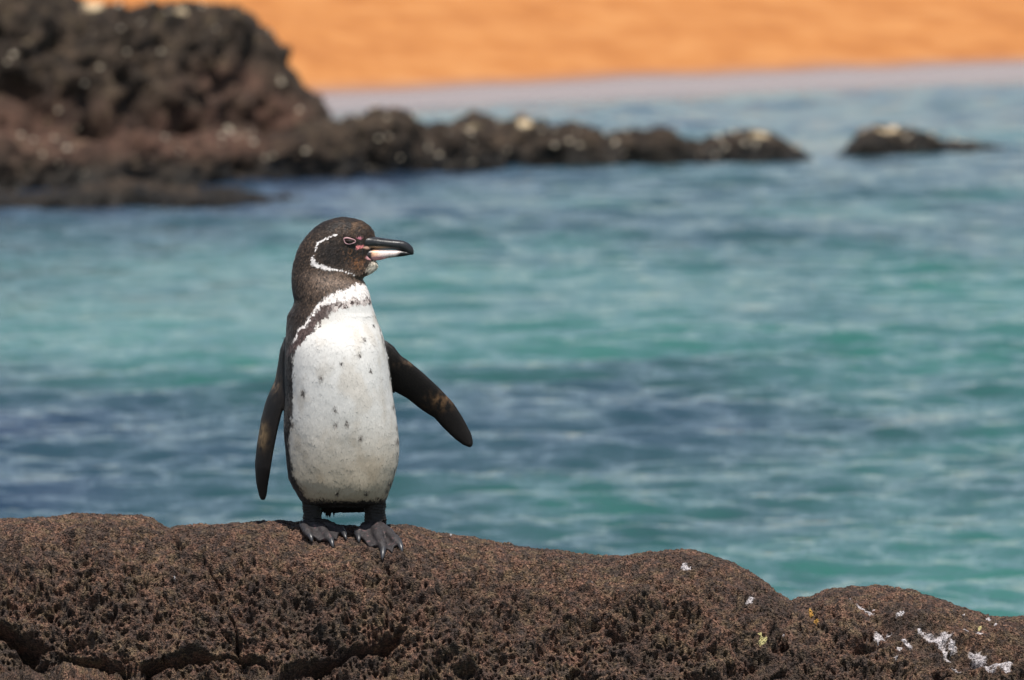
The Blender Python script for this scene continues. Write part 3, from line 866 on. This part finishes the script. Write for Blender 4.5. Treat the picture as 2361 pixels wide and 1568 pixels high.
def paint(P, N, jit=1.0):
    """plumage colours of the bird by place on the body"""
    x, y, z = P[:, 0], P[:, 1], P[:, 2]
    u0, v0 = proj(x, y, z)
    n1 = fbm(x * 150, y * 150, z * 110, 3, 400); n2 = fbm(x * 150 + 40, y * 150, z * 110, 3, 410)
    n3 = fbm(x * 420, y * 420, z * 300, 2, 420)
    n4 = fbm(x * 60, y * 60, z * 60, 2, 430)
    u = u0 + 5 * n1; v = v0 + 5 * n2
    frontness = sstep(0.25, -0.15, N[:, 1])
    frontpos = (y < YB + 0.02)
    C = np.zeros((len(x), 3), np.float32)
    def put(mask, col):
        m = np.clip(mask, 0, 1)[:, None]
        C[:] = C * (1 - m) + np.array(col, np.float32) * m
    black = (0.016, 0.0125, 0.011)
    C[:] = (0.014, 0.0105, 0.009)
    grain = np.clip(0.5 + 0.9 * n3, 0, 1)
    # neck and crown browns, grained
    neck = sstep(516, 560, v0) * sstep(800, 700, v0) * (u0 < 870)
    neck_ramp = sstep(676, 730, u0) * 0.85 + 0.15  # brown thins out towards the left edge of the neck
    put(neck * grain * (0.15 + 0.85 * neck_ramp), (0.080, 0.052, 0.036))
    cheekn = np.exp(-(((u0 - 775) / 55) ** 2 + ((v0 - 645) / 20) ** 2))
    put(cheekn * (0.35 + 0.55 * grain), (0.16, 0.11, 0.080))
    crown = np.exp(-(((u0 - 815) / 42) ** 2 + ((v0 - 522) / 14) ** 2))
    put(crown * np.clip(0.35 + n1 * 1.2, 0, 1) * 0.8, (0.11, 0.062, 0.033))
    # dark face
    face = np.exp(-((((u0 - 775) / 46) ** 2 + ((v0 - 583) / 36) ** 2) ** 2))
    put(face * 0.92, (0.013, 0.010, 0.009))
    mask_ = np.exp(-((((u0 - 838) / 34) ** 2 + ((v0 - 578) / 32) ** 2) ** 2))
    put(mask_ * 0.9, (0.012, 0.011, 0.011))
    put(np.exp(-(((u - 826) / 12) ** 2 + ((v - 604) / 13) ** 2)) * np.clip(0.45 + n3, 0, 1), (0.20, 0.082, 0.030))
    put(np.exp(-(((u - 815) / 22) ** 2 + ((v - 585) / 22) ** 2)) * np.clip(n3 * 1.2, 0, 0.6), (0.12, 0.055, 0.022))
    # white line round the cheek
    wl = [(779, 539), (766, 543), (754, 549), (737, 559), (730, 574), (727, 590), (726, 602), (734, 610), (754, 615), (786, 620), (806, 626), (818, 632)]
    d = polydist(u0 + 2.6 * n1, v0 + 2.6 * n2, wl)
    wd = np.interp(u0, [724, 735, 755, 780, 812], [2.0, 2.3, 1.8, 1.5, 0.8]) + np.where((v0 > 596) & (u0 < 765), 2.2, 0) - np.where((v0 > 565) & (v0 < 592), 1.5, 0)
    put(sstep(1.35, 0.65, d / np.maximum(wd, 0.5)) * np.clip(0.95 + 0.5 * n3, 0, 1) * (N[:, 1] < 0.3), (0.80, 0.74, 0.71))
    # chin
    put(sstep(1.25, 0.55, np.sqrt(((u + 3 * n3 - 868) / 21) ** 2 + ((v + (u0 - 860) * 0.5 + 3 * n3 - 617) / 15) ** 2)) * np.clip(0.85 + 0.5 * n3, 0, 1), (0.60, 0.53, 0.43))
    # bare pink skin at the gape
    put(sstep(1.2, 0.7, np.sqrt(((u0 - 831) / 8) ** 2 + ((v0 - 567) / 3.6) ** 2)) * (N[:, 1] < 0.4), (0.62, 0.20, 0.20))
    put(sstep(1.2, 0.7, np.sqrt(((u0 - 846) / 10) ** 2 + ((v0 - 571) / 2.6) ** 2)) * (N[:, 1] < 0.4), (0.62, 0.36, 0.26))
    put(sstep(1.2, 0.7, np.sqrt(((u0 - 856) / 13) ** 2 + ((v0 - 594) / 5.5) ** 2)) * (N[:, 1] < 0.4) * (n1 > -0.35), (0.68, 0.33, 0.33))
    put(sstep(1.2, 0.7, np.sqrt(((u0 - 829) / 8) ** 2 + ((v0 - 547.5) / 4) ** 2)) * (N[:, 1] < 0.4), (0.45, 0.16, 0.20))
    # breast
    u = u + 4 * n2 * sstep(690, 660, v0 - 100); v = v + 4 * n4 + 3 * n1
    vb = np.interp(u, [640, 680, 693, 715, 737, 760, 800, 850, 900], [830, 792, 776, 752, 724, 706, 693, 689, 690])
    q = v - vb
    hw = np.interp(u, [680, 700, 737, 760, 800, 850], [10, 15, 19, 12, 9, 8])
    wt = np.interp(u, [680, 700, 740, 780, 820, 850], [7, 9, 12, 19, 27, 34])
    low = sstep(hw * 0.8, hw * 1.25, q)
    xlb = np.interp(v, [740, 790, 857, 914, 963, 998, 1044, 1087, 1118, 1140, 1160], [676, 680, 676, 676, 673, 669, 668, 676, 688, 701, 712])
    xrb = np.interp(v, [690, 734, 760, 800, 880, 950, 1016, 1069, 1111, 1140, 1160], [858, 866, 876, 886, 899, 909, 917, 914, 905, 893, 886])
    inside = sstep(-4, 3, u - xlb) * sstep(4, -3, u - xrb - 2)
    dirt = sstep(900, 1150, v0)
    tone = np.clip(0.5 + 0.4 * n4 + 0.35 * n3, 0, 1)[:, None]
    wh = (np.array([0.585, 0.565, 0.535]) * (1 - dirt[:, None]) + np.array([0.42, 0.345, 0.25]) * dirt[:, None]) * (0.93 + 0.08 * tone)
    stain = sstep(-0.1, 0.7, fbm(x * 34, y * 34, z * 22, 3, 440)) * 0.42
    wh = wh * (1 - stain[:, None] * np.array([0.32, 0.40, 0.50]))
    body_area = sstep(1158, 1146, v0 + 7 * n2 + 5 * n3 + 7 * np.abs((u0 - 790) / 95) ** 3) * sstep(-2, 2, v0 - 640)
    m = (low * inside * body_area * frontness * frontpos)[:, None]
    C[:] = C * (1 - m) + wh * m
    # white ring above the dark band
    ring = sstep(-hw * 0.7, -hw * 1.2, q) * sstep(-hw - wt - 5, -hw - wt + 3, q) * (v0 > 643) * (v0 < 800)
    put(ring * frontness * frontpos * np.clip(0.95 + 0.8 * n3, 0, 1) * sstep(672, 684, u0), (0.78, 0.72, 0.68))
    # the band itself, mottled towards the right
    bnd = sstep(hw * 1.15, hw * 0.85, np.abs(q)) * (v0 > 660)
    mott = np.clip(np.interp(u0, [735, 785, 850], [1.0, 0.72, 0.62]) + n1 * np.interp(u0, [735, 790], [0.2, 1.8]), 0, 1)
    put(bnd * np.interp(u0, [742, 782], [0, 1]) * frontness * frontpos, (0.60, 0.53, 0.49))
    put(bnd * mott * frontness * np.clip(1 + np.interp(u0, [740, 780], [0, 1]) * (1.6 * n3 - 0.2), 0, 1), (0.060, 0.040, 0.036))
    # flank stripe is dark, thin pale edge behind it low down
    pale = sstep(0, 4, xlb - 13 - u) * sstep(935, 985, v0) * sstep(1150, 1120, v0) * frontness
    put(pale * np.clip(0.7 + n1, 0, 1) * (u0 > 650), (0.42, 0.38, 0.34))
    pr = np.exp(-((u0 - xrb - 1) / 3.2) ** 2) * np.clip(n1 * 2.2 + 0.2, 0, 1) * sstep(690, 730, v0) * sstep(800, 780, v0)
    put(pr, black)
    lowside = sstep(10, -4, np.minimum(u - xlb - 4, xrb - u)) * sstep(1085, 1120, v0) * np.clip(0.2 + 1.4 * n1, 0, 1) * sstep(1158, 1148, v0)
    put(lowside, (0.05, 0.035, 0.033))
    # spots on the belly
    for (a, b_, r_) in [(805, 388, 3.6), (780, 487, 3.3), (663, 540, 3.4), (852, 593, 3.2), (530, 638, 4.6), (412, 740, 4.6), (622, 843, 4.4), (625, 943, 4.6), (697, 943, 4.4), (790, 1028, 4.2), (632, 1388, 4.2), (830, 1390, 4.0),
                        (340, 940, 5), (335, 840, 5), (1005, 820, 4), (1028, 960, 4), (1030, 1052, 4.5), (985, 1330, 4.5), (965, 1375, 4), (868, 296, 2.5)]:
        a, b_ = 553.4 + a * .3528, 645.6 + b_ * .3528
        put(np.exp(-((((u0 + 1.5 * n1 - a) / (r_ * 1.15)) ** 2 + ((v0 + 2.5 * n2 - b_ + 2) / (r_ * 1.55)) ** 2) ** 1.2)) * 0.95 * (N[:, 1] < 0.2), (0.050, 0.038, 0.032))
    # flippers
    xl, xr, _, _ = ring_params(v0)
    fl = ((u0 > xr + 3) & (v0 > 790) & (v0 < 1050)) | ((u0 < xl - 3) & (v0 > 800) & (v0 < 1165)) | ((u0 < 660) & (v0 > 790) & (v0 < 930))
    fl = fl.astype(np.float32)
    put(fl, (0.009, 0.0075, 0.007))
    put(fl * np.clip(0.9 * n3, 0, 1), (0.017, 0.013, 0.011))
    put(fl * np.exp(-(((u - 1018) / 30) ** 2 + ((v - 926) / 16) ** 2)) * np.clip(0.35 + n1, 0, 1), (0.16, 0.090, 0.045))  # bronze highlights put into the flipper colour, here and below
    put(fl * np.exp(-(((u - 942) / 24) ** 2 + ((v - 838) / 9) ** 2)) * np.clip(0.3 + n1, 0, 1) * 0.8, (0.15, 0.095, 0.06))
    put(fl * np.exp(-(((u - 606) / 11) ** 2 + ((v - 1002) / 26) ** 2)) * np.clip(0.6 + n1, 0, 1), (0.26, 0.17, 0.085))
    put(fl * np.exp(-(((u - 636) / 10) ** 2 + ((v - 885) / 22) ** 2)) * np.clip(0.35 + n1, 0, 1), (0.17, 0.12, 0.075))
    # under-tail, legs and feet
    ft = sstep(1152, 1160, v0 + 3 * n2) * (u0 > 650)
    put(ft, (0.020, 0.017, 0.016))
    foot = sstep(1200, 1212, v0) * (u0 > 650)
    g = np.clip(0.5 + 0.8 * n3, 0, 1)
    put(foot * (0.4 + 0.6 * g), (0.046, 0.041, 0.042))
    put(foot * sstep(0.35, 0.75, n1) * 0.5, (0.17, 0.095, 0.095))
    return C

penguin = empty('penguin', tuple(float(a) for a in ((FEET[0]['ankle3'] + FEET[1]['ankle3']) / 2 - np.array([0, 0, 0.025]))))
tag(penguin, 'small black and white penguin standing on the brown lava rock with its head turned right', 'penguin')
M_BODY = mat_attr('plumage_and_skin', 0.5, 0.16, bump=(700, 0.5, 0.0012))
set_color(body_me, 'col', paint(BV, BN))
body_me.materials.clear(); body_me.materials.append(M_BODY)
body = bpy.data.objects.new('body', body_me); scene.collection.objects.link(body)
body.parent = penguin; body.matrix_parent_inverse = Matrix.Translation(-penguin.location)

# --- feathers: tens of thousands of small overlapping vanes
def build_feathers(count):
    npoly = len(body_me.polygons)
    lt = np.empty(npoly, np.int32); body_me.polygons.foreach_get('loop_total', lt)
    cen = np.empty(npoly * 3, np.float32); body_me.polygons.foreach_get('center', cen); cen = cen.reshape(-1, 3)
    nor = np.empty(npoly * 3, np.float32); body_me.polygons.foreach_get('normal', nor); nor = nor.reshape(-1, 3)
    ar = np.empty(npoly, np.float32); body_me.polygons.foreach_get('area', ar)
    u, v = proj(cen[:, 0], cen[:, 1], cen[:, 2])
    ok = trunk_mask(u, v) & ~((u > 838) & (v > 535) & (v < 606)) & ~((np.abs(u - 808) < 20) & (np.abs(v - 554) < 12))
    ok &= ~((u < 672) & (v > 800) & (cen[:, 1] < YB + 0.03) & (u < ring_params(v)[0] + 2))
    w = ar * ok * np.where(v < 700, 1.7, 1.0)
    pick = rng.choice(npoly, count, p=w / w.sum())
    N = nor[pick]; P = rng.normal(0, 0.0007, (count, 3)).astype(np.float32); P = cen[pick] + P - N * np.sum(P * N, 1, keepdims=True)
    u, v = u[pick], v[pick]
    hd = sstep(660, 600, v)[:, None]
    D = np.array([[0.0, 0.1, -1.0]]) * (1 - hd) + np.array([[-0.75, 0.25, -0.6]]) * hd
    D = D + rng.normal(0, 0.16, (count, 3))
    D = D - N * np.sum(D * N, 1, keepdims=True)
    D /= np.linalg.norm(D, axis=1, keepdims=True) + 1e-9
    B = np.cross(N, D)
    L = np.interp(v, [600, 640, 700, 800], [0.0042, 0.0044, 0.0052, 0.0058]) * rng.uniform(0.75, 1.3, count)
    L = L[:, None]; Wd = L * 0.24
    lift = rng.uniform(0.0, 0.07, count)[:, None] * np.where(v < 690, 1.2, 0.12)[:, None]
    tip = rng.uniform(0.10, 0.22, count)[:, None]
    a = P - N * 0.00015
    b = P + D * L * 0.55 + B * Wd + N * L * lift * 0.6
    c = P + D * L * 0.55 - B * Wd + N * L * lift * 0.6
    m = P + D * L * 0.55 + N * (L * lift * 0.6 + Wd * 0.25)
    e = P + D * L + N * L * lift
    V = np.stack([a, b, m, c, e], 1).reshape(-1, 3)
    i = np.arange(count)[:, None] * 5
    F = np.concatenate([i + [0, 2, 1], i + [0, 3, 2], i + [1, 2, 4], i + [2, 3, 4]], 1).reshape(-1, 3)
    o = mesh_np('plumage', V, F, mat_attr('feather', 0.6, 0.25, sheen=0.08), parent=penguin)
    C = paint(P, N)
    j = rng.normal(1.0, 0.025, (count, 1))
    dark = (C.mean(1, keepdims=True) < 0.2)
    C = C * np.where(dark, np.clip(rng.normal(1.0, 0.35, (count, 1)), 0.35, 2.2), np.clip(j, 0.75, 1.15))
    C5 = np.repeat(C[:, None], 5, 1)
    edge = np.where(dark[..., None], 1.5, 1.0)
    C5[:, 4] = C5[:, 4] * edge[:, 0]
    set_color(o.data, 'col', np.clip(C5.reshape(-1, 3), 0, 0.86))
    NJ = np.repeat(N[:, None] + rng.normal(0, 1, (count, 1, 3)) * np.where(dark, 0.10, 0.016)[:, None], 5, 1) + rng.normal(0, 0.012, (count, 5, 3))
    NJ = NJ.reshape(-1, 3); NJ /= np.linalg.norm(NJ, axis=1, keepdims=True)
    o.data.normals_split_custom_set_from_vertices([tuple(q) for q in NJ.tolist()])
    tag(o, kind='stuff')
build_feathers(62000)

# ragged tail feather tips under the belly
tv, tf = [], []
for k in range(56):
    u0 = random.uniform(736, 852)
    base = np.array(W(u0, 1160, YB + 0.055)); ln = random.uniform(8, 18) * (1.15 if u0 < 770 else 0.8)
    tip = np.array(W(u0 + random.uniform(-4, 4), 1164 + ln * np.interp(u0, [735, 800, 850], [1.75, 1.2, 0.5]), YB + 0.075 + random.uniform(-.004, .004)))
    w = np.array([0.0026, 0, 0]); th = np.array([0, 0.0008, 0])
    n0 = len(tv); mid = (base + tip) / 2
    tv += [base - w, base + w, mid + w * 0.9 - th, mid - w * 0.9 - th, tip, mid + th]
    tf += [(n0, n0 + 1, n0 + 2), (n0, n0 + 2, n0 + 3), (n0 + 3, n0 + 2, n0 + 4), (n0, n0 + 5, n0 + 1), (n0 + 5, n0 + 3, n0 + 4), (n0 + 5, n0 + 4, n0 + 2), (n0 + 1, n0 + 5, n0 + 2), (n0, n0 + 3, n0 + 5)]
tag(mesh_np('tail_feathers', tv, tf, mat_plain('tail_feather', (0.018, 0.014, 0.013), 0.6, 0.3), parent=penguin, smooth=False), kind='stuff')

# --- bill
def head_y(u, v):
    """front surface depth of the head at u, v"""
    m = (np.abs(u_b - u) < 4) & (np.abs(v_b - v) < 4) & (BN[:, 1] < 0)
    return float(BV[m, 1].min()) if m.any() else YB - 0.02
u_b, v_b = proj(BV[:, 0], BV[:, 1], BV[:, 2])

def bill_part(name, stations, mat, colfun):
    """stations: (u, vtop, vbottom, half thickness m)"""
    st = resample(stations, 46)
    nphi = 28; ph = np.linspace(0, 2 * math.pi, nphi, endpoint=False)
    V = []
    for (u, a, b, h) in st:
        c = W(u, (a + b) / 2, YB); hz = (b - a) / 2 * U
        V.append(np.stack([np.full(nphi, c[0]), YB + h * np.sign(np.sin(ph)) * np.abs(np.sin(ph)) ** 0.9, c[2] + hz * np.sign(np.cos(ph)) * np.abs(np.cos(ph)) ** 0.95], -1))
    P = np.concatenate(V); F = grid_faces(len(st), nphi, True)
    F = np.concatenate([F[:, [0, 1, 2]], F[:, [0, 2, 3]]])
    n0 = len(P); P = np.concatenate([P, [V[0].mean(0), V[-1].mean(0)]])
    i = np.arange(nphi); j = (i + 1) % nphi; base = (len(st) - 1) * nphi
    F = np.concatenate([F, np.stack([np.full(nphi, n0), i, j], -1), np.stack([np.full(nphi, n0 + 1), base + j, base + i], -1)])
    o = mesh_np(name, P, F, mat, parent=penguin)
    u, v = proj(P[:, 0], P[:, 1], P[:, 2])
    set_color(o.data, 'col', colfun(u, v, P))
    return o

M_BILL = mat_attr('bill_horn', 0.32, 0.4, bump=(420, 0.35, 0.0010))
def col_up(u, v, P):
    C = np.full((len(u), 3), 0.016, np.float32); C[:, 2] *= 1.05
    n = fbm(u * 0.05, v * 0.45, u * 0, 3, 500)
    C += (np.clip(n, 0, 1) * 0.045 * sstep(935, 900, u))[:, None]
    m = (sstep(566.5, 570, v) * sstep(905, 870, u))[:, None]
    C = C * (1 - m) + np.array([0.50, 0.33, 0.20]) * m * 0.8
    return C
def col_lo(u, v, P):
    C = np.zeros((len(u), 3), np.float32)
    n = fbm(u * 0.16, v * 0.25, u * 0, 3, 510)
    C[:] = (0.74, 0.60, 0.55)
    m = sstep(885, 858, u)[:, None]; C = C * (1 - m) + np.array([0.72, 0.40, 0.24]) * m
    m = (sstep(589, 594, v) * sstep(905, 880, u))[:, None]; C = C * (1 - m) + np.array([0.66, 0.30, 0.31]) * m
    m = (sstep(914, 928, u + (v - 580) * 0.8))[:, None]; C = C * (1 - m) + np.array([0.014, 0.013, 0.013]) * m
    m = (sstep(862, 852, u + 6 * n))[:, None]; C = C * (1 - m) + np.array([0.03, 0.026, 0.027]) * m
    m = (sstep(590.5, 592.5, v) * sstep(885, 905, u))[:, None]; C = C * (1 - m) + np.array([0.02, 0.018, 0.018]) * m
    return C
bill_part('upper_bill', [(842, 541, 575, .0150), (856, 543, 574, .0135), (866, 545.5, 573.5, .0122), (888, 549.5, 574, .0100), (909.5, 552.5, 575, .0082), (922, 553.5, 577, .0074), (932, 555.8, 580, .0066), (941, 560, 585.5, .0056), (948, 566, 588, .0042), (952, 571, 587.5, .0028), (954, 577, 584, .0012)], M_BILL, col_up)
bill_part('lower_bill', [(840, 571, 603, .0135), (853, 572, 602, .0122), (864, 573, 601.5, .0110), (878, 574, 599.5, .0094), (897, 575, 594.5, .0078), (915, 576, 592.6, .0066), (930, 577.5, 591, .0056), (940, 580, 589, .0045), (947, 583, 587.5, .0025)], M_BILL, col_lo)

# --- eye with its bare lids (one on each side of the head)
M_EYE = mat_plain('eye_dark', (0.022, 0.012, 0.008), 0.06, 0.6)
M_LID = mat_plain('lid_pink', (0.42, 0.24, 0.25), 0.5, 0.4)
def eye(side):
    eu, ev = 806, 554.5
    yf = head_y(eu, ev)
    yy = yf if side < 0 else 2 * YB - yf
    c = np.array(W(eu, ev, YB)); c[1] = yy
    nth, nph = 12, 20
    V = []
    for t in np.linspace(0.02, math.pi - 0.02, nth):
        for p in np.linspace(0, 2 * math.pi, nph, endpoint=False):
            V.append(c + np.array([0.0068 * math.sin(t) * math.cos(p), 0.0042 * math.cos(t) * side, 0.0030 * math.sin(t) * math.sin(p) + 0.0008 * math.sin(t) * math.cos(p) * -0.6]))
    e = mesh_np('eye', V, grid_faces(nth, nph, True), M_EYE, parent=penguin)
    ring = []
    k = 32
    for i in range(k):
        a = 2 * math.pi * i / k
        wob = 1 + 0.12 * math.sin(3 * a + 1)
        ring.append((c[0] + 0.0080 * math.cos(a) * wob, c[1] + side * (0.0020 - 0.0012 * math.cos(a) ** 2), c[2] + 0.0040 * math.sin(a) * wob - 0.0008 * math.cos(a)))
    ring = np.array(ring)
    T = np.roll(ring, -1, 0) - np.roll(ring, 1, 0); T /= np.linalg.norm(T, axis=1, keepdims=True)
    nn = np.array([0, side, 0]); Bv = np.cross(T, nn)
    V = []
    for i in range(k):
        a = 2 * math.pi * i / k
        r = 0.0007 + 0.0006 * max(0, math.sin(a - 0.6))
        for p in np.linspace(0, 2 * math.pi, 8, endpoint=False):
            V.append(ring[i] + Bv[i] * r * math.cos(p) + nn * r * 0.9 * math.sin(p))
    F = []
    for i in range(k):
        for j in range(8):
            F.append((i * 8 + j, i * 8 + (j + 1) % 8, ((i + 1) % k) * 8 + (j + 1) % 8, ((i + 1) % k) * 8 + j))
    mesh_np('eyelid', V, F, M_LID, parent=penguin)
eye(-1); eye(1)

# --- claws
M_CLAW = mat_plain('claw_horn', (0.032, 0.031, 0.033), 0.36, 0.5)
for f in FEET:
    for (b0, t0) in f['claws']:
        p0 = rock_point(*b0, lift=0.0052); p1 = rock_point(*t0, lift=0.0008); p1 = p0 * 0.12 + p1 * 0.88
        mid = p0 * 0.5 + p1 * 0.5 + np.array([0, -0.001, 0.0022])
        V, T = tube([(*(p0 * 1.25 - p1 * .25), .0042, .0042), (*p0, .0047, .0047), (*mid, .0039, .0038), (*(mid * .4 + p1 * .6), .0024, .0024), (*p1, .0005, .0005)], 10)
        mesh_np('claw', V, T, M_CLAW, parent=penguin)
